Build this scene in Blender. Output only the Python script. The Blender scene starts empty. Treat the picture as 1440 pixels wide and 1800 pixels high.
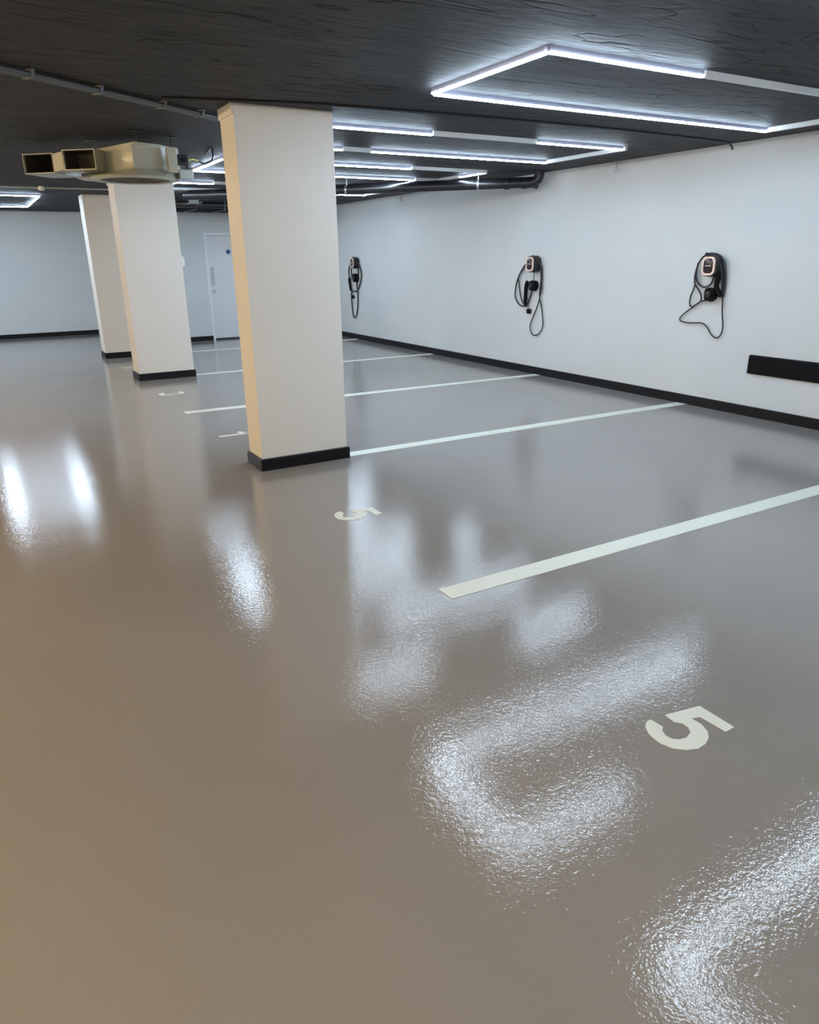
import bpy, bmesh, math, random
from mathutils import Vector, Matrix
random.seed(7)
C = bpy.context.scene.collection
scn = bpy.context.scene
H = 2.43                      # ceiling height
WR = 6.26                     # right wall
WB = 14.25                    # wall with the door
WF = 17.10                    # far wall on the left
WS = 2.90                     # where the two far walls step
WL = -3.20                    # left wall
WN = -2.50                    # wall behind the viewer

# ------------------------------------------------------------ materials
def mat(name, col, rough=.5, metal=0., spec=.5, coat=0., coat_r=.05):
    m = bpy.data.materials.new(name); m.use_nodes = True
    b = m.node_tree.nodes['Principled BSDF']
    b.inputs['Base Color'].default_value = (*col, 1)
    b.inputs['Roughness'].default_value = rough
    b.inputs['Metallic'].default_value = metal
    b.inputs['Specular IOR Level'].default_value = spec
    b.inputs['Coat Weight'].default_value = coat
    b.inputs['Coat Roughness'].default_value = coat_r
    return m
def nodes(m): return m.node_tree.nodes, m.node_tree.links, m.node_tree.nodes['Principled BSDF']
def emit(name, col, s):
    m = bpy.data.materials.new(name); m.use_nodes = True
    b = m.node_tree.nodes['Principled BSDF']
    b.inputs['Base Color'].default_value = (.8, .8, .8, 1)
    b.inputs['Emission Color'].default_value = (*col, 1)
    b.inputs['Emission Strength'].default_value = s
    return m
def N(m, t, **kw):
    n = m.node_tree.nodes.new(t)
    for k, v in kw.items():
        if k in n.inputs: n.inputs[k].default_value = v
        else: setattr(n, k, v)
    return n
def coords(m, scale=(1, 1, 1), rot=(0, 0, 0)):
    tc = N(m, 'ShaderNodeTexCoord'); mp = N(m, 'ShaderNodeMapping')
    mp.inputs['Scale'].default_value = scale; mp.inputs['Rotation'].default_value = rot
    m.node_tree.links.new(tc.outputs['Object'], mp.inputs['Vector']); return mp.outputs['Vector']
def ramp(m, fac, stops):
    r = N(m, 'ShaderNodeValToRGB'); e = r.color_ramp.elements
    e[0].position, e[0].color = stops[0][0], (*stops[0][1], 1)
    e[1].position, e[1].color = stops[-1][0], (*stops[-1][1], 1)
    for p, c in stops[1:-1]:
        q = e.new(p); q.color = (*c, 1)
    m.node_tree.links.new(fac, r.inputs['Fac']); return r.outputs['Color']
def bump(m, height, strength, dist, prev=None):
    b = N(m, 'ShaderNodeBump', Strength=strength, Distance=dist)
    m.node_tree.links.new(height, b.inputs['Height'])
    if prev: m.node_tree.links.new(prev, b.inputs['Normal'])
    return b.outputs['Normal']

M = {}
# resin floor: warm grey, glossy, orange peel
m = M['floor'] = mat('resin_floor', (.25, .235, .225), .17, spec=.5)
n, l, b = nodes(m)
v = coords(m)
t1 = N(m, 'ShaderNodeTexNoise', Scale=.55, Detail=4.); l.new(v, t1.inputs['Vector'])
l.new(ramp(m, t1.outputs['Fac'], [(.3, (.250, .232, .215)), (.7, (.285, .265, .246))]), b.inputs['Base Color'])
t2 = N(m, 'ShaderNodeTexNoise', Scale=150., Detail=2.); l.new(v, t2.inputs['Vector'])
t3 = N(m, 'ShaderNodeTexNoise', Scale=2.2, Detail=2.); l.new(coords(m, (.5, 2.4, 1)), t3.inputs['Vector'])
nb = bump(m, t3.outputs['Fac'], .20, .006)
t5 = N(m, 'ShaderNodeTexNoise', Scale=70., Detail=1.5); l.new(v, t5.inputs['Vector'])
nb = bump(m, t5.outputs['Fac'], .8, .0007, nb)
l.new(bump(m, t2.outputs['Fac'], .8, .0004, nb), b.inputs['Normal'])
t4 = N(m, 'ShaderNodeTexNoise', Scale=1.3, Detail=5.); l.new(v, t4.inputs['Vector'])
mr = N(m, 'ShaderNodeMapRange'); mr.inputs['From Min'].default_value = .35; mr.inputs['From Max'].default_value = .7
mr.inputs['To Min'].default_value = .045; mr.inputs['To Max'].default_value = .07
l.new(t4.outputs['Fac'], mr.inputs['Value']); l.new(mr.outputs['Result'], b.inputs['Roughness'])

# ceiling: rough charcoal paint over board marked, scored concrete
m = M['ceiling'] = mat('charcoal_ceiling', (.05, .05, .054), .62, spec=.22)
n, l, b = nodes(m)
v = coords(m, (.55, 3.2, 1), (0, 0, .35))
a1 = N(m, 'ShaderNodeTexNoise', Scale=5., Detail=7., Roughness=.65, Distortion=.8); l.new(v, a1.inputs['Vector'])
a2 = N(m, 'ShaderNodeTexNoise', Scale=.9, Detail=3., Distortion=2.2); l.new(coords(m, (.45, 2.6, 1), (0, 0, .45)), a2.inputs['Vector'])
def vein(fac, center, w):      # thin score lines where the noise crosses a value
    s = N(m, 'ShaderNodeMath', operation='SUBTRACT'); l.new(fac, s.inputs[0]); s.inputs[1].default_value = center
    q = N(m, 'ShaderNodeMath', operation='ABSOLUTE'); l.new(s.outputs[0], q.inputs[0])
    r = N(m, 'ShaderNodeMapRange'); r.inputs['From Max'].default_value = w; r.inputs['To Min'].default_value = 1.; r.inputs['To Max'].default_value = 0.; l.new(q.outputs[0], r.inputs['Value'])
    return r.outputs['Result']
v1 = vein(a2.outputs['Fac'], .5, .016)
a3 = N(m, 'ShaderNodeTexNoise', Scale=1.1, Detail=2., Distortion=1.); l.new(coords(m, (.5, 3.4, 1), (0, 0, .15)), a3.inputs['Vector'])
v2 = vein(a3.outputs['Fac'], .48, .016)
a4 = N(m, 'ShaderNodeTexNoise', Scale=1.4, Detail=2.); l.new(coords(m, (.7, 1.2, 1)), a4.inputs['Vector'])
def mask(sig):
    k_ = N(m, 'ShaderNodeMapRange'); k_.inputs['From Min'].default_value = .5 - .06*sig; k_.inputs['From Max'].default_value = .5 + .10*sig
    l.new(a4.outputs['Fac'], k_.inputs['Value'])
    q_ = N(m, 'ShaderNodeMath', operation='MULTIPLY'); l.new(k_.outputs['Result'], q_.inputs[0]); return q_
k1, k2 = mask(1), mask(-1); l.new(v1, k1.inputs[1]); l.new(v2, k2.inputs[1])
mu = N(m, 'ShaderNodeMath', operation='MAXIMUM'); l.new(k1.outputs[0], mu.inputs[0]); l.new(k2.outputs[0], mu.inputs[1])
mm = N(m, 'ShaderNodeMath', operation='MULTIPLY_ADD'); l.new(mu.outputs[0], mm.inputs[0]); mm.inputs[1].default_value = -.5
l.new(a1.outputs['Fac'], mm.inputs[2])
l.new(bump(m, mm.outputs[0], .9, .018), b.inputs['Normal'])
mx = N(m, 'ShaderNodeMix', data_type='RGBA'); l.new(mu.outputs[0], mx.inputs[0])
mx.inputs[7].default_value = (.002, .002, .002, 1)
l.new(ramp(m, a1.outputs['Fac'], [(.3, (.030, .030, .033)), (.75, (.058, .0585, .063))]), mx.inputs[6])
l.new(mx.outputs[2], b.inputs['Base Color'])

def painted(name, col, rough=.55, s=.12):
    m = mat(name, col, rough); n, l, b = nodes(m)
    t = N(m, 'ShaderNodeTexNoise', Scale=1.2, Detail=3.); l.new(coords(m), t.inputs['Vector'])
    l.new(ramp(m, t.outputs['Fac'], [(.3, tuple(c * .97 for c in col)), (.7, tuple(min(1, c * 1.02) for c in col))]), b.inputs['Base Color'])
    t2 = N(m, 'ShaderNodeTexNoise', Scale=160., Detail=2.); l.new(coords(m), t2.inputs['Vector'])
    l.new(bump(m, t2.outputs['Fac'], s, .001), b.inputs['Normal']); return m
M['wall'] = painted('white_wall_paint', (.68, .705, .715))
M['pillar'] = painted('pillar_paint', (.78, .76, .72))
M['skirt'] = mat('black_skirting', (.008, .008, .010), .42, spec=.25)
M['line'] = mat('cream_line_paint', (.72, .73, .64), .45)
M['white'] = mat('white_profile', (.82, .84, .86), .35)
M['doorpaint'] = painted('door_paint', (.74, .76, .78), .4, .03)
M['black'] = mat('black_plastic', (.012, .012, .014), .35)
M['gloss_black'] = mat('glossy_black_cover', (.022, .006, .010), .12, coat=.6)
M['rubber'] = mat('black_rubber', (.005, .005, .006), .6, spec=.15)
M['cable'] = mat('black_cable', (.016, .016, .018), .45)
M['copper'] = mat('rose_gold_ring', (.97, .74, .64), .3, metal=.15)
M['screen_white'] = mat('white_print', (.85, .85, .85), .4)
M['alu'] = mat('lavender_grey_aluminium', (.34, .34, .42), .4, metal=.3)
M['led'] = emit('led_diffuser', (.69, .865, 1.04), 54.)
M['warm'] = emit('added_batten_diffuser', (1.0, .70, .37), 65.)
M['galv'] = mat('galvanised_steel', (.13, .14, .15), .42, metal=.5)
M['steel'] = mat('brushed_steel', (.55, .55, .56), .32, metal=.9)
M['fan'] = mat('beige_fan_enamel', (.40, .415, .36), .38, coat=.2, coat_r=.2)
M['fanin'] = mat('dark_duct_lining', (.05, .042, .03), .6)
M['mesh'] = mat('fan_grille', (.16, .14, .12), .5, metal=.4)
M['pipe'] = mat('black_pipe', (.014, .014, .016), .35)
M['coupling'] = mat('grey_coupling', (.42, .46, .45), .35, metal=.3)
M['yellow'] = mat('yellow_green_wire', (.45, .52, .05), .4)
M['blue'] = mat('blue_sign', (.02, .07, .28), .4)
M['ivory'] = mat('white_switch_plastic', (.80, .82, .80), .35)

# ------------------------------------------------------------ mesh helpers (world coordinates)
def box(bm, x0, x1, y0, y1, z0, z1):
    vs = [bm.verts.new(p) for p in ((x0,y0,z0),(x1,y0,z0),(x1,y1,z0),(x0,y1,z0),(x0,y0,z1),(x1,y0,z1),(x1,y1,z1),(x0,y1,z1))]
    for f in ((3,2,1,0),(4,5,6,7),(0,1,5,4),(1,2,6,5),(2,3,7,6),(3,0,4,7)): bm.faces.new([vs[i] for i in f])
    return vs
def loft(bm, rings, cap=True):
    R = [[bm.verts.new(p) for p in r] for r in rings]; k = len(R[0])
    for a, b in zip(R, R[1:]):
        for i in range(k): bm.faces.new((a[i], a[(i+1) % k], b[(i+1) % k], b[i]))
    if cap: bm.faces.new(R[0][::-1]); bm.faces.new(R[-1])
def prism(bm, pts, z0, z1): loft(bm, [[(x, y, z0) for x, y in pts], [(x, y, z1) for x, y in pts]])
def smooth(pts, sub=6, closed=False):
    P = [Vector(p) for p in pts]; out = []; k = len(P)
    for i in range(k if closed else k - 1):
        if closed: p0, p1, p2, p3 = P[i-1], P[i], P[(i+1) % k], P[(i+2) % k]
        else: p0, p1, p2, p3 = P[max(i-1,0)], P[i], P[i+1], P[min(i+2,k-1)]
        for s in range(sub):
            t = s / sub
            out.append(.5*((2*p1)+(-p0+p2)*t+(2*p0-5*p1+4*p2-p3)*t*t+(-p0+3*p1-3*p2+p3)*t**3))
    if not closed: out.append(P[-1])
    return out
def tube(bm, pts, r, seg=8, sm=0):
    P = smooth(pts, sm) if sm else [Vector(p) for p in pts]
    rr = r if isinstance(r, (list, tuple)) else None
    nrm = None; rings = []
    for i, p in enumerate(P):
        t = (P[min(i+1, len(P)-1)] - P[max(i-1, 0)]).normalized()
        if nrm is None: nrm = t.orthogonal().normalized()
        else:
            nrm = (nrm - t * nrm.dot(t)); nrm = nrm.normalized() if nrm.length > 1e-6 else t.orthogonal().normalized()
        bi = t.cross(nrm)
        if rr:
            u = i / (len(P)-1) * (len(rr)-1); j = min(int(u), len(rr)-2); rad = rr[j] + (rr[j+1]-rr[j])*(u-j)
        else: rad = r
        rings.append([p + (nrm*math.cos(a) + bi*math.sin(a))*rad for a in (2*math.pi*k/seg for k in range(seg))])
    loft(bm, rings)
def ring2(c, r, seg=32, z=0., ax='z'):
    return [(c[0]+r*math.cos(2*math.pi*k/seg), c[1]+r*math.sin(2*math.pi*k/seg), z) for k in range(seg)]
def obj(name, bm, m, parent=None, bev=0., sm=False, origin=None):
    bmesh.ops.remove_doubles(bm, verts=bm.verts, dist=1e-6)
    bmesh.ops.recalc_face_normals(bm, faces=bm.faces)
    if bev: 
        es = [e for e in bm.edges if len(e.link_faces) == 2 and e.calc_face_angle(0) > .5]
        bmesh.ops.bevel(bm, geom=es, offset=bev, segments=2, affect='EDGES', profile=.6)
    me = bpy.data.meshes.new(name)
    xs = [v.co for v in bm.verts]
    lo = Vector([min(c[i] for c in xs) for i in range(3)]); hi = Vector([max(c[i] for c in xs) for i in range(3)])
    o0 = Vector(origin) if origin else Vector(((lo.x+hi.x)/2, (lo.y+hi.y)/2, lo.z))
    bmesh.ops.translate(bm, verts=bm.verts, vec=-o0)
    bm.to_mesh(me); bm.free()
    if sm:
        for p in me.polygons: p.use_smooth = True
        me.set_sharp_from_angle(angle=.7)
    me.materials.append(M[m] if isinstance(m, str) else m)
    o = bpy.data.objects.new(name, me); C.objects.link(o)
    o.location = o0
    if parent:
        o.parent = parent
        o['_w'] = tuple(o0)
        pw = Vector(parent['_w']); o.location = o0 - pw
    else: o['_w'] = tuple(o0)
    return o
def thing(name, loc, label, cat, group=None):
    o = bpy.data.objects.new(name, None); C.objects.link(o); o.location = loc; o['_w'] = tuple(loc)
    o.empty_display_size = .1
    o['label'] = label; o['category'] = cat
    if group: o['group'] = group
    return o
def tag(o, label, cat, group=None):
    o['label'] = label; o['category'] = cat
    if group: o['group'] = group
    return o
def struct(name, bm, m, parent=None, bev=0.):
    o = obj(name, bm, m, parent, bev)
    if not parent: o['kind'] = 'structure'
    return o
B = bmesh.new
def bx(*a):
    b_ = bmesh.new(); box(b_, *a); return b_

# ------------------------------------------------------------ room shell
T = .15
struct('floor', bx(WL-T, WR+T, WN-T, WF+T, -.12, 0), 'floor')
struct('ceiling', bx(WL-T, WR+T, WN-T, WF+T, H, H+.15), 'ceiling')
struct('wall_right', bx(WR, WR+T, WN, WB, 0, H), 'wall')
struct('wall_left', bx(WL-T, WL, WN, WF, 0, H), 'wall')
struct('wall_front', bx(WL, WR, WN-T, WN, 0, H), 'wall')
DX0, DX1, DZ = 3.885, 4.86, 1.955
bm = B(); box(bm, WS, DX0, WB, WB+T, 0, H); box(bm, DX1, WR+T, WB, WB+T, 0, H); box(bm, DX0, DX1, WB, WB+T, DZ, H)
struct('wall_back', bm, 'wall')
struct('wall_return', bx(WS, WS+T, WB+T, WF, 0, H), 'wall')
struct('wall_far', bx(WL, WS+T, WF, WF+T, 0, H), 'wall')
def skirt_profile(x0, x1, y0, y1, z1, side):     # board with a small chamfered top edge
    bm = B(); c = .006
    if side == 'x-':  # faces -X
        p = [(x1, z1), (x0+c, z1), (x0, z1-c), (x0, 0), (x1, 0)]
        loft(bm, [[(a, y0, z) for a, z in p], [(a, y1, z) for a, z in p]])
    if side == 'y-':
        p = [(y1, z1), (y0+c, z1), (y0, z1-c), (y0, 0), (y1, 0)]
        loft(bm, [[(x0, a, z) for a, z in p], [(x1, a, z) for a, z in p]])
    return bm
struct('baseboard_right', skirt_profile(WR-.016, WR, WN, WB, .095, 'x-'), 'skirt')
struct('baseboard_back', skirt_profile(WS, DX0, WB-.016, WB, .085, 'y-'), 'skirt')
struct('baseboard_back', skirt_profile(DX1, WR-.016, WB-.016, WB, .085, 'y-'), 'skirt')
struct('baseboard_far', skirt_profile(WL, WS, WF-.016, WF, .085, 'y-'), 'skirt')
struct('trim_1', bx(WS, WR, WB-.03, WB, H-.075, H-.045), 'black')            # dark trunking along the top of the door wall
struct('trim_2', bx(WR-.012, WR, WN, WB, H-.022, H), 'wall')

# door
d = bpy.data.objects.new('door_1', None); C.objects.link(d); d.location = ((DX0+DX1)/2, WB, 0); d['_w'] = tuple(d.location); d['kind'] = 'structure'
bm = B()
for a in ((DX0, DX0+.045, WB-.012, WB+.10, 0, DZ), (DX1-.045, DX1, WB-.012, WB+.10, 0, DZ), (DX0+.045, DX1-.045, WB-.012, WB+.10, DZ-.05, DZ)): box(bm, *a)
obj('door_frame', bm, 'white', d, .003)
leaf = obj('door_leaf', bx(DX0+.050, DX1-.050, WB+.012, WB+.056, .030, DZ-.056), 'doorpaint', d, .003)
obj('threshold', bx(DX0+.045, DX1-.045, WB+.005, WB+.09, 0, .026), 'black', d)
bm = B(); hx = DX0+.11
tube(bm, [(hx, WB+.012, 1.33), (hx, WB-.045, 1.33), (hx, WB-.045, 1.03), (hx, WB+.012, 1.03)], .011, 8)
obj('pull_handle', bm, 'steel', leaf, sm=True)
bm = B(); loft(bm, [[(hx+.03*math.cos(a), y, .90+.03*math.sin(a)) for a in [k*math.pi/8 for k in range(16)]] for y in (WB+.012, WB+.003)])
obj('lock_cylinder', bm, 'steel', leaf)
bm = B(); loft(bm, [[(4.335+.042*math.cos(a), y, 1.615+.042*math.sin(a)) for a in [k*math.pi/16 for k in range(32)]] for y in (WB+.012, WB+.009)])
sg = obj('round_sign', bm, 'blue', leaf); sg['label'] = 'round blue sign'

# ------------------------------------------------------------ pillars
def pillar(x0, x1, y0, y1, label, lip=True):
    t = thing('pillar', ((x0+x1)/2, (y0+y1)/2, 0), label, 'pillar', 'pillars in a row')
    obj('shaft', bx(x0, x1, y0, y1, 0, H), 'pillar', t, .002)
    bm = B(); e = .016; h = .09; c = .006
    o_ = [(x0-e, y0-e), (x1+e, y0-e), (x1+e, y1+e), (x0-e, y1+e)]
    o2 = [(x0-e+c, y0-e+c), (x1+e-c, y0-e+c), (x1+e-c, y1+e-c), (x0-e+c, y1+e-c)]
    i_ = [(x0+.001, y0+.001), (x1-.001, y0+.001), (x1-.001, y1-.001), (x0+.001, y1-.001)]
    loft(bm, [[(x, y, 0) for x, y in o_], [(x, y, h-c) for x, y in o_], [(x, y, h) for x, y in o2], [(x, y, h) for x, y in i_], [(x, y, 0) for x, y in i_]], cap=False)
    s = obj('skirting', bm, 'skirt', t); s['label'] = 'black skirting board'
    if lip: obj('head_trim', bx(x0-.012, x0, y0, y1, H-.065, H), 'pillar', t, .002)
    return t
pillar(1.633, 2.328, 4.996, 5.285, 'nearest and largest of the square white pillars, warm lit left side and black skirting')
pillar(1.685, 2.395, 9.905, 10.30, 'middle white pillar standing behind the beige ceiling fan')
pillar(1.665, 2.375, 12.555, 12.95, 'farthest white pillar, half hidden behind the middle pillar', False)
t = thing('switch_box', (2.395, 9.95, 1.41), 'small white switch box on the right edge of the middle pillar', 'switch')
obj('back_box', bx(2.395, 2.428, 9.91, 9.99, 1.41, 1.53), 'ivory', t, .004)
obj('rocker', bx(2.428, 2.434, 9.935, 9.965, 1.44, 1.50), 'white', t, .001)

# ------------------------------------------------------------ parking lines and bay numbers
LZ = .002
def pline(x0, x1, y0, y1, label):
    w = .060
    bm = B(); prism(bm, [(x0, y0-w), (x1, y1-w), (x1, y1+w), (x0, y0+w)], .0, LZ)
    tag(obj('parking_line', bm, 'line'), label, 'floor marking', 'parking bay lines')
XE = WR-.018
pline(1.660, XE, 2.545, 2.545, 'nearest painted parking bay line, in front of the nearest pillar')
pline(2.350, XE, 5.070, 5.025, 'cream parking bay line running from the nearest pillar base to the right wall')
pline(1.665, XE, 7.490, 7.370, 'third cream parking bay line from the front, passing behind the nearest pillar')
pline(2.42, XE, 10.02, 9.99, 'cream parking bay line starting at the base of the middle pillar')
pline(2.40, XE, 12.62, 12.70, 'farthest thin parking bay line, just before the door wall')
FIVE = [(-1.336,1.938),(-1.196,1.937),(-1.195,1.892),(-1.291,1.887),(-1.303,1.855),(-1.263,1.857),(-1.226,1.842),(-1.203,1.818),(-1.188,1.783),(-1.184,1.744),(-1.2,1.705),(-1.227,1.675),(-1.268,1.66),(-1.315,1.665),(-1.349,1.683),(-1.367,1.707),(-1.371,1.731),(-1.32,1.736),(-1.308,1.718),(-1.284,1.707),(-1.262,1.711),(-1.247,1.728),(-1.241,1.755),(-1.252,1.79),(-1.275,1.805),(-1.3,1.806),(-1.32,1.789),(-1.362,1.793)]
def digit_poly(pts, dy, dx, label):
    P = pts[:]
    from mathutils.geometry import tessellate_polygon
    Q = [Vector((g_y + dx, -g + dy, 0)) for g, g_y in P]; bm = B()
    lo = [bm.verts.new(q) for q in Q]; hi = [bm.verts.new(q + Vector((0, 0, LZ))) for q in Q]
    for tri in tessellate_polygon([Q]):
        bm.faces.new([hi[i] for i in tri]); bm.faces.new([lo[i] for i in reversed(tri)])
    for i in range(len(Q)):
        j = (i+1) % len(Q); bm.faces.new((lo[i], lo[j], hi[j], hi[i]))
    tag(obj('bay_number', bm, 'line'), label, 'floor marking', 'painted bay numbers')
digit_poly(FIVE, 0, 0, 'painted number 5 nearest the viewer, lower right of the floor')
digit_poly(FIVE, 2.49, .003, 'painted number 5 beside the base of the nearest pillar')
def digit_stroke(strokes, dy, dx, label, w=.024):
    bm = B()
    for k, s in enumerate(strokes):      # glyph: up = +X, right = -Y
        P = [Vector((x, y, 0)) for x, y in s]
        L, Rr = [], []
        for i, p in enumerate(P):
            t_ = (P[min(i+1, len(P)-1)] - P[max(i-1, 0)]).normalized(); q = Vector((-t_.y, t_.x, 0))*w
            L.append(p+q); Rr.append(p-q)
        for i in range(len(P)-1):
            quad = [L[i], L[i+1], Rr[i+1], Rr[i]]
            a = [(dx + c.y, dy - c.x, 0.) for c in quad]; b_ = [(x, y, LZ) for x, y, z in a]
            loft(bm, [a, b_])
    tag(obj('bay_number', bm, 'line'), label, 'floor marking', 'painted bay numbers')
arc = lambda cx, cy, r, a0, a1, k=12: [(cx+r*math.cos(math.radians(a0+(a1-a0)*i/k)), cy+r*math.sin(math.radians(a0+(a1-a0)*i/k))) for i in range(k+1)]
digit_stroke([[(0, 0), (0, .275)], [(0, .262), (-.09, .195)]], 6.25, 1.665, 'painted number 1 just left of the nearest pillar')
digit_stroke([arc(0, .205, .055, 160, -80), arc(0, .078, .068, 80, -165)], 8.72, 1.68, 'painted number 3 in front of the middle pillar')
digit_stroke([arc(0, .195, .06, 165, -35), [(.05, .16), (-.06, .024)], [(-.07, .024), (.075, .024)]], 11.28, 1.70, 'painted bay number partly hidden behind the middle pillar')

# ------------------------------------------------------------ LED lights
ZL = H - .005
def bar(bm, a, b_, w, z0, z1):        # a straight profile between two plan points
    a = Vector((*a, 0)); b_ = Vector((*b_, 0)); t_ = (b_-a).normalized(); q = Vector((-t_.y, t_.x, 0))*w/2
    loft(bm, [[(*(a+q).xy, z0), (*(a-q).xy, z0), (*(a-q).xy, z1), (*(a+q).xy, z1)], [(*(b_+q).xy, z0), (*(b_-q).xy, z0), (*(b_-q).xy, z1), (*(b_+q).xy, z1)]])
def led_frame(cx, cy, lits, dulls, label):
    t = thing('led_light', (cx, cy, H-.075), label, 'ceiling light', 'linear led lights on the ceiling')
    for a, b_ in lits:
        bm = B(); bar(bm, a, b_, .024, H-.026, H)
        obj('housing', bm, 'alu', t)
        bm = B()      # opal diffuser: rounded trough
        A = Vector((*a, 0)); Bb = Vector((*b_, 0)); t_ = (Bb-A).normalized(); q = Vector((-t_.y, t_.x, 0))
        pr = [(-.013, -.026), (-.015, -.028), (-.015, -.030), (-.012, -.034), (.012, -.034), (.015, -.030), (.015, -.028), (.013, -.026)]
        g = .004
        loft(bm, [[tuple(P0 + q*u + Vector((0, 0, H+w_))) for u, w_ in pr] for P0 in (A+t_*g, Bb-t_*g)])
        obj('diffuser', bm, 'led', t, sm=False)
    for a, b_ in dulls:
        bm = B(); bar(bm, a, b_, .032, H-.034, H)
        s = obj('unlit_profile', bm, 'white', t, .002); s['label'] = 'unlit white profile'
    return t
def seg(y, *xs): return [((xs[i], y), (xs[i+1], y)) for i in range(len(xs)-1)]
def segv(x, *ys): return [((x, ys[i]), (x, ys[i+1])) for i in range(len(ys)-1)]
led_frame(4.1, 3.57, seg(4.10, 2.58, 3.64, 4.77, 5.72) + segv(2.56, 3.07, 4.08) + seg(3.05, 2.56, 3.65),
          seg(3.05, 3.65, 5.72) + segv(5.74, 3.03, 4.12), 'large open rectangle of white tubes on the ceiling at upper right, nearest in view')
led_frame(3.9, 5.9, seg(5.39, 2.32, 3.37) + seg(5.37, 4.43, 5.44) + seg(6.46, 2.32, 3.09) + seg(6.46, 3.38, 4.43, 5.46) + segv(2.30, 5.39, 6.44),
          seg(5.38, 3.37, 4.43) + seg(6.46, 3.09, 3.38) + segv(5.47, 5.35, 6.48), 'tube light rectangle second from the front, directly behind the largest one')
led_frame(3.9, 8.05, seg(7.51, 2.33, 3.38, 4.42) + seg(8.62, 2.33, 2.95) + seg(8.56, 3.60, 5.09) + segv(2.31, 7.53, 8.60) + segv(5.43, 7.50, 8.03),
          seg(7.49, 4.42, 5.43) + seg(8.60, 2.95, 3.60) + seg(8.54, 5.09, 5.43) + segv(5.43, 8.03, 8.54), 'tube light rectangle third from the front, its left corner showing past the nearest pillar')
led_frame(4.0, 10.4, seg(9.98, 2.44, 2.92) + seg(9.92, 3.9, 5.0) + seg(10.95, 3.5, 4.55, 5.60) + segv(2.44, 10.0, 10.9),
          seg(9.95, 2.92, 3.9) + seg(9.92, 5.0, 5.60) + seg(10.95, 2.44, 3.5) + segv(5.60, 9.90, 10.93), 'farthest tube light rectangle on the right, partly behind the black pipes')
led_frame(.55, 14.0, seg(12.75, .0, 1.08) + segv(1.10, 12.77, 13.95) + segv(1.10, 14.2, 15.3) + seg(15.33, .0, 1.08) + segv(-.02, 12.77, 15.3),
          segv(1.10, 13.95, 14.2), 'tube light rectangle at the far left, near the far wall')
led_frame(1.4, -1.2, seg(-.70, .30, 1.35, 2.40) + segv(.28, -1.75, -.72) + seg(-1.77, .30, 1.35), seg(-1.77, 1.35, 2.40) + segv(2.42, -1.79, -.68),  # added out of view, fills the pillar fronts and near floor
          'unseen tube light rectangle added behind the viewer to brighten pillar fronts and floor')
led_frame(4.9, 12.4, seg(12.0, 4.42, 5.30) + seg(12.8, 4.42, 5.30) + segv(4.40, 12.02, 12.78), segv(5.32, 12.0, 12.8),  # added where the nearest pillar hides it, lifts the door wall
          'short tube light rectangle added out of sight behind the nearest pillar to brighten far walls')
led_frame(-1.9, 14.0, seg(12.75, -2.5, -1.42) + segv(-1.40, 12.77, 13.95) + segv(-1.40, 14.2, 15.3) + seg(15.33, -2.5, -1.42) + segv(-2.52, 12.77, 15.3),  # unseen copy of the far left rectangle, added to light the far wall
          segv(-1.40, 13.95, 14.2), 'unseen tube light rectangle added at far left to brighten the far wall')
led_frame(4.3, 1.37, seg(1.90, 2.76, 3.80, 4.85) + segv(2.74, .85, 1.88) + seg(.83, 2.76, 3.80), seg(.83, 3.80, 4.85) + segv(4.87, .81, 1.92),
          'tube light rectangle above the viewer, seen as a bright reflection at lower right')

# ------------------------------------------------------------ unseen battens, added to stand in for the warm light from the left
for y in (-1.6, .9, 3.4, 5.9, 8.4, 10.9):
    t = thing('added_batten_light', (-1.5, y, H-.07), 'unseen batten light added at the left to supply the warm light', 'ceiling light', 'added warm batten lights')
    bm = B(); box(bm, -1.54, -1.46, y-.62, y+.62, H-.045, H)
    obj('housing', bm, 'white', t, .004)
    bm = B(); pr = [(-.045, -.045), (-.052, -.060), (-.040, -.082), (0, -.092), (.040, -.082), (.052, -.060), (.045, -.045)]
    loft(bm, [[(-1.5+u, yy, H+w_) for u, w_ in pr] for yy in (y-.6, y+.6)])
    obj('diffuser', bm, 'warm', t)

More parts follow.
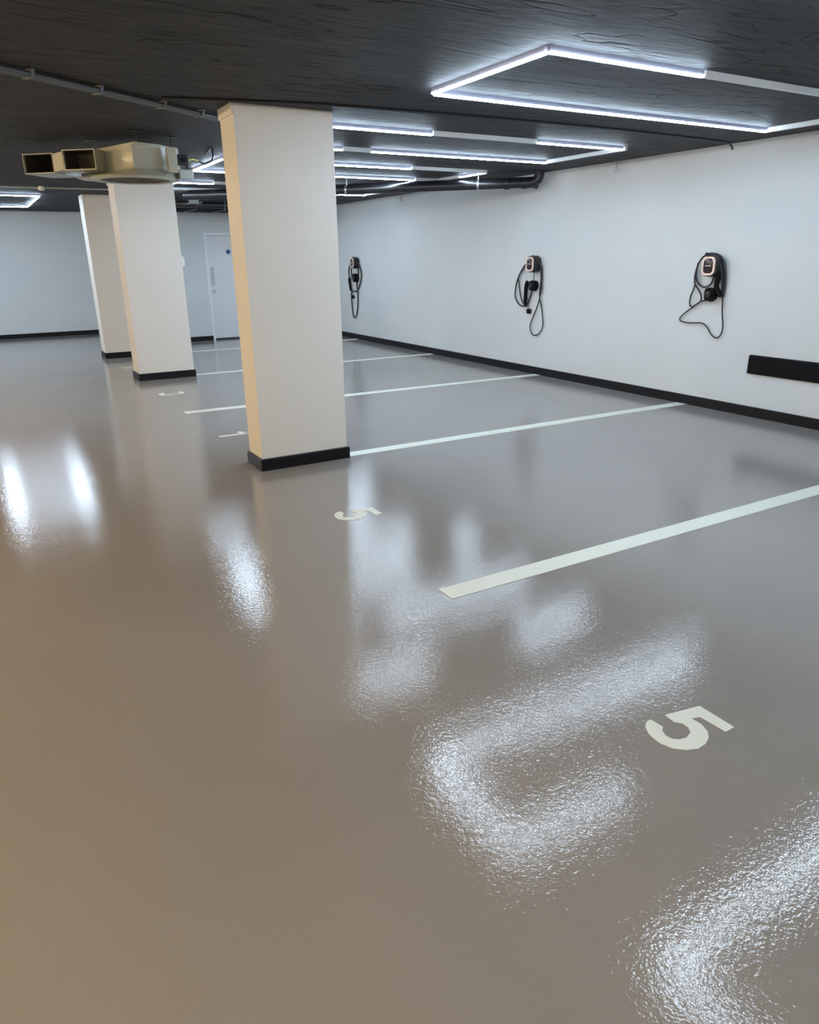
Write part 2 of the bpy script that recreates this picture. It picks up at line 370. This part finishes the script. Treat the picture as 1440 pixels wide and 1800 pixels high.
# ------------------------------------------------------------ wall chargers
CX = WR-.022
def rrect(y, z, hy, hz, r, k=5):
    out = []
    for cy, cz, a0 in ((y+hy-r, z+hz-r, 0), (y-hy+r, z+hz-r, 90), (y-hy+r, z-hz+r, 180), (y+hy-r, z-hz+r, 270)):
        for i in range(k+1):
            a = math.radians(a0+90*i/k); out.append((cy+r*math.cos(a), cz+r*math.sin(a)))
    return out
def rr(bm, y, z, specs):        # stack of rounded squares along X: (x, half width, half height, corner)
    loft(bm, [[(x, a, b_) for a, b_ in rrect(y, z, hy, hz, r)] for x, hy, hz, r in specs])
def charger(y, z, cables, holster, gun, cap, label, r=.0075, bundle=None):
    t = thing('ev_charger', (WR, y, z-.12), label, 'charger', 'black wall chargers with hanging cables')
    bm = B(); rr(bm, y, z, [(WR, .082, .094, .075), (WR-.02, .090, .102, .082), (WR-.06, .090, .102, .080), (WR-.10, .086, .098, .066), (WR-.118, .080, .092, .055)])
    body = obj('body', bm, 'black', t, sm=True)
    bm = B()
    outer = rrect(y, z, .073, .085, .046); inner = rrect(y, z, .055, .067, .034)
    k = len(outer); xs = (WR-.116, WR-.130)
    V = [[bm.verts.new((x, a, b_)) for a, b_ in P] for x in xs for P in (outer, inner)]
    for i in range(k):
        j = (i+1) % k
        for a, b_ in ((0, 2), (2, 3), (3, 1), (1, 0)): bm.faces.new((V[a][i], V[a][j], V[b_][j], V[b_][i]))
    rg = obj('ring', bm, 'copper', t, sm=True); rg['label'] = 'pale rose gold ring'
    bm = B(); rr(bm, y, z, [(WR-.110, .0555, .0675, .034), (WR-.124, .0545, .0665, .034), (WR-.127, .050, .062, .030)])
    fp = obj('front_panel', bm, 'gloss_black', t, sm=True)
    bm = B(); x = WR-.127
    for a in (.030, .020, .010, .0, -.010): box(bm, x-.0012, x, y+a-.0035, y+a+.0035, z-.003, z+.005)
    box(bm, x-.0012, x, y-.024, y-.020, z-.004, z+.012); box(bm, x-.0012, x, y-.030, y-.020, z-.004, z-.001)
    obj('logo', bm, 'screen_white', fp)
    for name, pts, rad in cables:
        bm = B(); tube(bm, [(CX - (p[2] if len(p) > 2 else 0), p[0], p[1]) for p in pts], rad, 8, 6)
        obj(name, bm, 'cable', t, sm=True)
    hy, hz, s = holster
    bm = B()
    P = [(-.9, .25), (-.75, .85), (-.1, 1.), (.75, .85), (1., .2), (.85, -.6), (.35, -1.), (-.7, -.85)]
    loft(bm, [[(x, hy-a*s*q, hz+b_*s*1.05*q) for a, b_ in P] for x, q in ((WR, .85), (WR-.02, 1), (WR-.075, .98), (WR-.085, .85))])
    hs = obj('plug_holster', bm, 'rubber', t, sm=False)
    bm = B(); loft(bm, [[(x, hy-.004+s*.5*q*math.cos(k*math.pi/10), hz+s*.5*q*math.sin(k*math.pi/10)) for k in range(20)] for x, q in ((WR-.084, 1), (WR-.097, 1), (WR-.099, .8))])
    obj('socket', bm, 'black', hs, sm=True)
    bm = B(); tube(bm, [(CX-.02-(p[2] if len(p) > 2 else 0), p[0], p[1]) for p in gun], [.020, .027, .026, .024, .026, .018], 12, 6)
    obj('connector', bm, 'rubber', t, sm=True)
    if cap:
        bm = B(); cy, cz = cap
        loft(bm, [[(WR-.03-.026*math.cos(k*math.pi/8)*q, cy+.034*math.sin(k*math.pi/8)*q, zz) for k in range(16)] for zz, q in ((cz-.03, .8), (cz-.024, 1), (cz+.02, 1), (cz+.03, .7))])
        tube(bm, [(WR-.03, cy, cz+.03), (WR-.03, cy-.003, cz+.14)], .003, 6)
        obj('dust_cap', bm, 'rubber', t, sm=True)
    return t
c1 = [
 ('cable_loop', [(4.835,1.490,.05),(4.90,1.468,.06),(4.965,1.435,.03),(5.012,1.375,.01),(5.038,1.305,0),(5.040,1.244,0),(5.027,1.203,0),(5.040,1.14,0),(5.063,1.077,0),(5.062,1.001,0),(5.028,.981,0),(4.979,1.009,0),(4.936,1.036,0),(4.877,1.051,0)], .0072),
 ('cable_loop', [(4.80,1.480,.04),(4.875,1.478,.05),(4.95,1.450,.02),(4.995,1.40,.015),(5.018,1.32,.012),(5.028,1.25,.01),(5.020,1.20,.01),(4.978,1.146,0),(4.939,1.09,0),(4.941,1.036,0),(4.99,1.0,.01)], .0072),
 ('cable_loop', [(5.0,1.40,.02),(5.012,1.306,.02),(5.001,1.232,.01),(4.959,1.188,0),(4.915,1.173,0),(4.857,1.19,0),(4.828,1.232,0),(4.805,1.30,.01),(4.79,1.36,.02)], .0085),
 ('cable_loop', [(4.89,1.474,.05),(4.83,1.482,.03),(4.765,1.462,.02),(4.718,1.415,.02),(4.695,1.35,.02),(4.686,1.28,.01),(4.685,1.211,0),(4.683,1.151,0),(4.69,1.09,0)], .012),
 ('cable_loop', [(4.89,1.482,.07),(4.83,1.474,.05),(4.775,1.445,.04),(4.738,1.40,.04),(4.716,1.33,.03),(4.708,1.25,.02),(4.70,1.18,.01),(4.70,1.12,0)], .013),
 ('cable_loop', [(4.85,1.462,.08),(4.80,1.455,.06),(4.76,1.42,.05),(4.735,1.37,.04),(4.728,1.31,.03),(4.737,1.26,.02)], .012),
 ('charging_cable', [(4.700,1.10,0),(4.685,1.05,0),(4.674,.95,0),(4.645,.805,0),(4.662,.728,0),(4.71,.702,0),(4.767,.73,0),(4.832,.802,0),(4.904,.83,0),(5.041,.823,0),(5.142,.831,0),(5.167,.857,0),(5.124,.905,0),(5.022,.978,0),(4.947,1.03,0),(4.856,1.055,.01)], .0066)]
charger(4.815, 1.372, c1, (4.812, 1.108, .062), [(4.733,1.313,.01),(4.748,1.269,.01),(4.753,1.225,.01),(4.751,1.18,.01),(4.732,1.134,0),(4.697,1.095,0)], None,
        'black electric car charger with tangled cable, nearest, above the black bumper strip')
c2 = [
 ('cable_loop', [(7.50,1.475,.05),(7.56,1.468,.03),(7.652,1.418,0),(7.752,1.325,0),(7.830,1.222,0),(7.881,1.093,0),(7.888,.981,0),(7.836,.902,0),(7.74,.858,0),(7.642,.870,0)], .009),
 ('cable_loop', [(7.48,1.470,.06),(7.55,1.455,.03),(7.640,1.41,.01),(7.735,1.317,.01),(7.815,1.222,.01),(7.812,1.127,0),(7.774,.985,0),(7.716,.899,0),(7.635,.855,0)], .009),
 ('cable_loop', [(7.50,1.478,.06),(7.435,1.45,.04),(7.388,1.38,.02),(7.366,1.28,.01),(7.359,1.154,.01),(7.370,1.02,.01)], .014),
 ('charging_cable', [(7.50,1.480,.06),(7.440,1.46,.03),(7.380,1.36,0),(7.356,1.25,0),(7.355,1.154,0),(7.379,1.0,0),(7.43,.857,0),(7.52,.694,0),(7.552,.595,0),(7.508,.518,0),(7.443,.503,0),(7.357,.538,0),(7.301,.629,0),(7.309,.731,0),(7.351,.885,0),(7.380,.999,.01),(7.372,1.153,.01)], .0075),
 ('cable_loop', [(7.5,1.30,.01),(7.508,1.24,.01),(7.502,1.17,.02)], .005),
 ('cable_loop', [(7.52,1.08,.02),(7.555,1.02,.0),(7.601,.928,0),(7.648,.862,0)], .010)]
charger(7.49, 1.382, c2, (7.495, 1.120, .062), [(7.60,1.17,.02),(7.620,1.13,.01),(7.642,1.07,0),(7.646,1.01,0),(7.645,.95,0),(7.646,.87,0)], (7.585, .80),
        'black electric car charger on the right wall between the nearest charger and the nearest pillar')
c3 = [
 ('charging_cable', [(12.66,1.49,.05),(12.75,1.45,.02),(12.91,1.351,0),(12.965,1.235,0),(12.932,1.08,0),(12.870,.896,0),(12.888,.797,0),(12.878,.65,0),(12.849,.452,0),(12.772,.397,0),(12.69,.461,0),(12.622,.661,0),(12.61,.876,0),(12.639,1.009,0),(12.568,1.182,0),(12.544,1.333,.01),(12.62,1.46,.04)], .012),
 ('cable_loop', [(12.66,1.49,.05),(12.58,1.44,.02),(12.499,1.343,0),(12.435,1.175,0),(12.528,.983,0),(12.648,.893,0),(12.787,.879,0)], .012),
 ('cable_loop', [(12.80,1.351,.02),(12.835,1.25,.01),(12.841,1.178,0),(12.837,1.101,0)], .012)]
charger(12.62, 1.392, c3, (12.64, 1.125, .075), [(12.90,1.12,.0),(12.905,1.08,0),(12.90,1.03,0),(12.883,.984,0),(12.87,.93,0),(12.845,.887,0)], (12.80, .78),
        'small distant black electric car charger on the right wall beside the nearest pillar')

# bumper strip
bm = B(); P = [(WR, .400), (WR-.020, .405), (WR-.026, .412), (WR-.026, .566), (WR-.020, .573), (WR, .578)]
loft(bm, [[(x, 4.315, z) for x, z in P], [(x, 3.3, z) for x, z in P], [(x, 2.2, z) for x, z in P]])
tag(obj('wall_bumper', bm, 'rubber'), 'wide matte black bumper strip fixed low on the right wall', 'bumper')

# ------------------------------------------------------------ ceiling fan
t = thing('jet_fan', (1.3, 6.6, 2.1), 'beige ceiling fan with two rectangular nozzles, hung in front of the middle pillar', 'ventilation fan')
Pt = [(1.255, 6.285), (1.47, 6.36), (1.643, 6.50), (1.640, 6.72), (1.37, 7.02), (1.15, 7.10), (1.06, 7.06), (1.00, 6.96), (1.12, 6.68)]
Pm = [(1.245, 6.330), (1.47, 6.36), (1.643, 6.50), (1.645, 6.74), (1.38, 7.04), (1.15, 7.12), (1.06, 7.10), (1.00, 7.00), (1.13, 6.70)]
Pb = [(1.245, 6.22), (1.47, 6.28), (1.625, 6.46), (1.620, 6.72), (1.37, 7.02), (1.12, 7.05), (.95, 6.95), (.86, 6.76), (1.02, 6.58)]
bm = B(); loft(bm, [[(x, y, 2.118) for x, y in Pb], [(x, y, 2.165) for x, y in Pm], [(x, y, 2.325) for x, y in Pm], [(x, y, 2.345) for x, y in Pt]])
fb = obj('body', bm, 'fan', t, .010, sm=True)
def nozzle(p0, p1, depth):
    p0 = Vector((*p0, 0)); p1 = Vector((*p1, 0)); e_ = (p1-p0).normalized(); n_ = Vector((-e_.y, e_.x, 0))   # n_ points back to the body
    if n_.dot(Vector((1.2, 6.9, 0))-p0) < 0: n_ = -n_
    z0, z1, w = 2.170, 2.320, .008
    bm = B()
    def rng(off, ins):
        a = p0 + e_*ins + n_*off; b_ = p1 - e_*ins + n_*off
        return [(a.x, a.y, z0+ins), (b_.x, b_.y, z0+ins), (b_.x, b_.y, z1-ins), (a.x, a.y, z1-ins)]
    loft(bm, [rng(depth, 0), rng(0, 0), rng(-.004, .002), rng(-.004, w), rng(0.02, w)], cap=False)
    nz = obj('nozzle', bm, 'fan', t)
    bm = B(); loft(bm, [rng(0.02, w), rng(depth-.01, w)], cap=False); bm.faces.new([bm.verts.new(p) for p in rng(depth-.01, w)])
    ni = obj('nozzle_lining', bm, 'fanin', nz)
nozzle((.545, 7.175), (.754, 6.985), .34)
nozzle((.800, 6.770), (1.017, 6.600), .22)
bm = B(); loft(bm, [[(.752, 6.99, 2.18), (.80, 6.80, 2.18), (.95, 6.95, 2.18), (.86, 7.10, 2.18)], [(.752, 6.99, 2.31), (.80, 6.80, 2.31), (.95, 6.95, 2.31), (.86, 7.10, 2.31)]])
obj('web_plate', bm, 'fan', t)
bm = B()
loft(bm, [ring2((1.30, 6.60), .335, 40, 2.119), ring2((1.30, 6.60), .340, 40, 2.112), ring2((1.30, 6.60), .325, 40, 2.098), ring2((1.30, 6.60), .275, 40, 2.098), ring2((1.30, 6.60), .265, 40, 2.117)], cap=False)
obj('inlet_ring', bm, 'fan', t, sm=True)
bm = B()
for r_ in (.05, .09, .13, .17, .21, .25):
    R = [Vector(p) for p in ring2((1.30, 6.60), r_, 32, 2.106)]
    tube(bm, R+[R[0]], .003, 5)
for k in range(8):
    a = k*math.pi/8*2; tube(bm, [(1.30, 6.60, 2.106), (1.30+.275*math.cos(a), 6.60+.275*math.sin(a), 2.106)], .0035, 5)
gr = obj('grille', bm, 'mesh', t, sm=True); gr['label'] = 'dark round inlet grille'
# terminal boxes at the right end, brackets and rods to the ceiling
obj('side_cover', bx(1.50, 1.57, 6.275, 6.34, 2.14, 2.32), 'fan', t, .004)
o = obj('isolator', bx(1.60, 1.685, 6.37, 6.45, 2.205, 2.285), 'black', t, .006); o['label'] = 'black isolator box'
obj('isolator_knob', bx(1.63, 1.66, 6.352, 6.37, 2.23, 2.26), 'rubber', o)
o = obj('junction_box', bx(1.60, 1.71, 6.36, 6.46, 2.105, 2.175), 'coupling', t, .006); o['label'] = 'pale grey junction box'
bm = B(); tube(bm, [(1.66, 6.41, 2.175), (1.675, 6.40, 2.19), (1.665, 6.41, 2.205)], .006, 6)
obj('flex_lead', bm, 'black', t)
for x, y in ((1.30, 6.36), (1.60, 6.55), (1.05, 6.98), (1.50, 6.95)):
    bm = B(); box(bm, x-.035, x+.035, y-.012, y+.012, 2.345, 2.352); tube(bm, [(x, y, 2.35), (x, y, H)], .005, 6); box(bm, x-.03, x+.03, y-.02, y+.02, H-.006, H)
    obj('bracket', bm, 'black', t)
bm = B(); tube(bm, [(1.685, 6.42, 2.245), (1.74, 6.46, 2.262), (1.80, 6.52, 2.258)], .006, 6, 4); o = obj('yellow_sleeve', bm, 'yellow', t); o['label'] = 'yellow green sleeve'
bm = B(); tube(bm, [(1.80, 6.52, 2.258), (1.88, 6.60, 2.25), (1.98, 6.72, 2.30), (2.05, 6.95, H-.01), (2.10, 7.3, H-.01)], .008, 6, 5); obj('supply_lead', bm, 'cable', t, sm=True)

# ------------------------------------------------------------ conduits, cables, pipes under the ceiling
t = thing('conduit', (.9, 5.0, H-.02), 'pair of grey steel conduits running across the ceiling at upper left to the nearest pillar', 'conduit')
a = Vector((-.25, 4.20, H-.024)); b_ = Vector((1.80, 5.53, H-.024)); q = (b_-a).normalized().cross(Vector((0, 0, 1)))
for s in (-.018, .018):
    bm = B(); tube(bm, [a+q*s, b_+q*s], .015, 10); obj('conduit_tube', bm, 'galv', t, sm=True)
for u in (.34, .52, .72, .86):
    p = a.lerp(b_, u); bm = B(); d_ = (b_-a).normalized()*.010
    loft(bm, [[tuple(p+d_*s+q*.045+Vector((0, 0, .022))), tuple(p+d_*s-q*.045+Vector((0, 0, .022))), tuple(p+d_*s-q*.036-Vector((0, 0, .018))), tuple(p+d_*s+q*.036-Vector((0, 0, .018)))] for s in (-1, 1)])
    obj('saddle_clip', bm, 'galv', t)
t = thing('conduit', (.5, 11.45, H-.02), 'thin pale conduit crossing the ceiling in front of the far pillar, with a round box', 'conduit')
bm = B(); tube(bm, [(-1.5, 11.55, H-.016), (.9, 11.44, H-.016), (1.67, 11.40, H-.016), (4.0, 11.3, H-.016)], .012, 8); obj('conduit_tube', bm, 'coupling', t, sm=True)
bm = B(); loft(bm, [ring2((1.03, 11.44), .038, 16, H), ring2((1.03, 11.44), .038, 16, H-.05)]); obj('conduit_box', bm, 'white', t)
bm = B(); tube(bm, [(1.2, 5.02, H-.008), (2.0, 4.80, H-.008), (2.27, 4.76, H-.008), (3.15, 4.70, H-.008), (4.36, 4.66, H-.008), (5.22, 4.68, H-.008), (6.0, 4.72, H-.008), (6.14, 4.74, H-.02), (6.20, 4.76, H-.055)], .008, 8, 5)
tag(obj('ceiling_cable', bm, 'cable', sm=True), 'thin black cable across the ceiling behind the largest light, hooked at the wall', 'cable')
for y, lab in ((6.21, 'small steel pipe clip on the right wall top beside the second tube light'), (10.9, 'small steel clip at the top of the right wall, farthest back')):
    t = thing('pipe_clip', (WR, y, 2.36), lab, 'bracket')
    obj('stem', bx(WR-.05, WR-.035, y-.008, y+.008, 2.36, H), 'steel', t)
    bm = B(); R = [Vector((WR-.042, y+.028*math.cos(k*math.pi/8), 2.345+.02*math.sin(k*math.pi/8))) for k in range(17)]; tube(bm, R, .006, 6)
    obj('clip_ring', bm, 'steel', t, sm=True)
pz = 2.305
pA = Vector((6.02, 7.40, pz)); pB = Vector((2.72, 10.70, pz))
t = thing('drain_pipe', (4.4, 9.0, pz-.06), 'thick black pipe run under the ceiling, ending in an elbow at the right wall', 'pipe')
bm = B(); tube(bm, [pA, pB], .054, 16); obj('pipe_length', bm, 'pipe', t, sm=True)
bm = B(); tube(bm, [pA+(pB-pA)*.018, pA, pA+Vector((.035, -.035, .012)), pA+Vector((.065, -.065, .04)), pA+Vector((.075, -.075, .075)), pA+Vector((.076, -.076, .124))], .057, 16); obj('elbow', bm, 'pipe', t, sm=True)
for u in (.015, .06): 
    bm = B(); p = pA.lerp(pB, u); d_ = (pB-pA).normalized()*.03; tube(bm, [p-d_, p+d_], .064, 16); obj('collar', bm, 'pipe', t, sm=True)
bm = B(); tube(bm, [pA+Vector((.0, .0, 0)), pA+Vector((.05, -.01, -.03)), pA+Vector((.10, -.01, -.035))], .03, 10); obj('end_cap', bm, 'pipe', t, sm=True)
for u in (.135, .50, .80):
    p = pA.lerp(pB, u); bm = B(); d_ = (pB-pA).normalized()*.012; tube(bm, [p-d_, p+d_], .060, 16); tube(bm, [p+Vector((0, 0, .055)), p+Vector((0, 0, H-pz))], .006, 6)
    o = obj('hanger', bm, 'steel', t, sm=True); o['label'] = 'bright steel pipe hanger'
off = Vector((.075, .075, .055))
bm = B(); tube(bm, [pA+off+Vector((.02, -.1, .05)), pA+off+Vector((.015, -.02, 0)), pA+off+(pB-pA)*.03, pB+off], .024, 12); o = obj('side_pipe', bm, 'pipe', t, sm=True); o['label'] = 'thinner pipe alongside'
t = thing('pipe_fitting', (2.75, 11.0, 2.24), 'black bent pipe with a pale grey coupling between the middle and nearest pillars', 'pipe')
bm = B(); tube(bm, [(2.60, 11.35, 2.28), (2.78, 11.20, 2.235), (2.93, 11.10, 2.235), (3.05, 11.17, 2.27)], .045, 12, 5); obj('bend', bm, 'pipe', t, sm=True)
bm = B(); tube(bm, [(2.86, 11.05, 2.285), (2.99, 11.03, 2.285)], .060, 16); o = obj('coupling', bm, 'coupling', t, sm=True); o['label'] = 'pale grey coupling'
bm = B(); tube(bm, [(2.66, 11.5, H), (2.68, 11.35, 2.33), (2.78, 11.20, 2.28)], .035, 12, 4); obj('riser', bm, 'pipe', t, sm=True)
t = thing('header_pipe', (4.0, 13.3, 2.3), 'row of black pipes under the ceiling above the door wall', 'pipe')
for y, z, r_ in ((13.0, 2.345, .05), (13.45, 2.365, .04), (13.85, 2.33, .055)):
    bm = B(); tube(bm, [(WS, y, z), (5.7, y, z)], r_, 14); obj('pipe_length', bm, 'pipe', t, sm=True)
for x in (3.45, 3.95, 4.6, 5.3):
    bm = B(); box(bm, x-.012, x+.012, 12.94, 13.92, 2.268, 2.280); tube(bm, [(x, 12.95, 2.274), (x, 12.95, H)], .006, 6); tube(bm, [(x, 13.91, 2.274), (x, 13.91, H)], .006, 6)
    o = obj('pipe_hanger', bm, 'galv', t)

# ------------------------------------------------------------ camera, world, view
f, pitch, yaw, roll = 1256.94, 3.43971246e-01, 5.24575894e-01, -1.32988684e-02
cy, sy, cp, sp = math.cos(yaw), math.sin(yaw), math.cos(pitch), math.sin(pitch)
fwd = Vector((sy*cp, cy*cp, -sp)); rt = Vector((cy, -sy, 0)); up = rt.cross(fwd)
c, s = math.cos(roll), math.sin(roll)
r2 = rt*c + up*s; u2 = -rt*s + up*c
cam = bpy.data.cameras.new('camera'); co = bpy.data.objects.new('camera', cam); C.objects.link(co)
cam.sensor_fit = 'HORIZONTAL'; cam.sensor_width = 36; cam.lens = 36*f/1440; cam.clip_start = .05; cam.clip_end = 100
Mx = Matrix((r2, u2, -fwd)).transposed().to_4x4(); Mx.translation = Vector((0, 0, 1.5)); co.matrix_world = Mx
scn.camera = co
w = bpy.data.worlds.new('world'); scn.world = w; w.use_nodes = True
w.node_tree.nodes['Background'].inputs[0].default_value = (.6, .7, .8, 1); w.node_tree.nodes['Background'].inputs[1].default_value = .1
scn.view_settings.view_transform = 'Standard'; scn.view_settings.look = 'None'; scn.view_settings.gamma = 1; scn.view_settings.use_curve_mapping = False
scn.view_settings.exposure = .66
for o in bpy.data.objects:
    if '_w' in o: del o['_w']
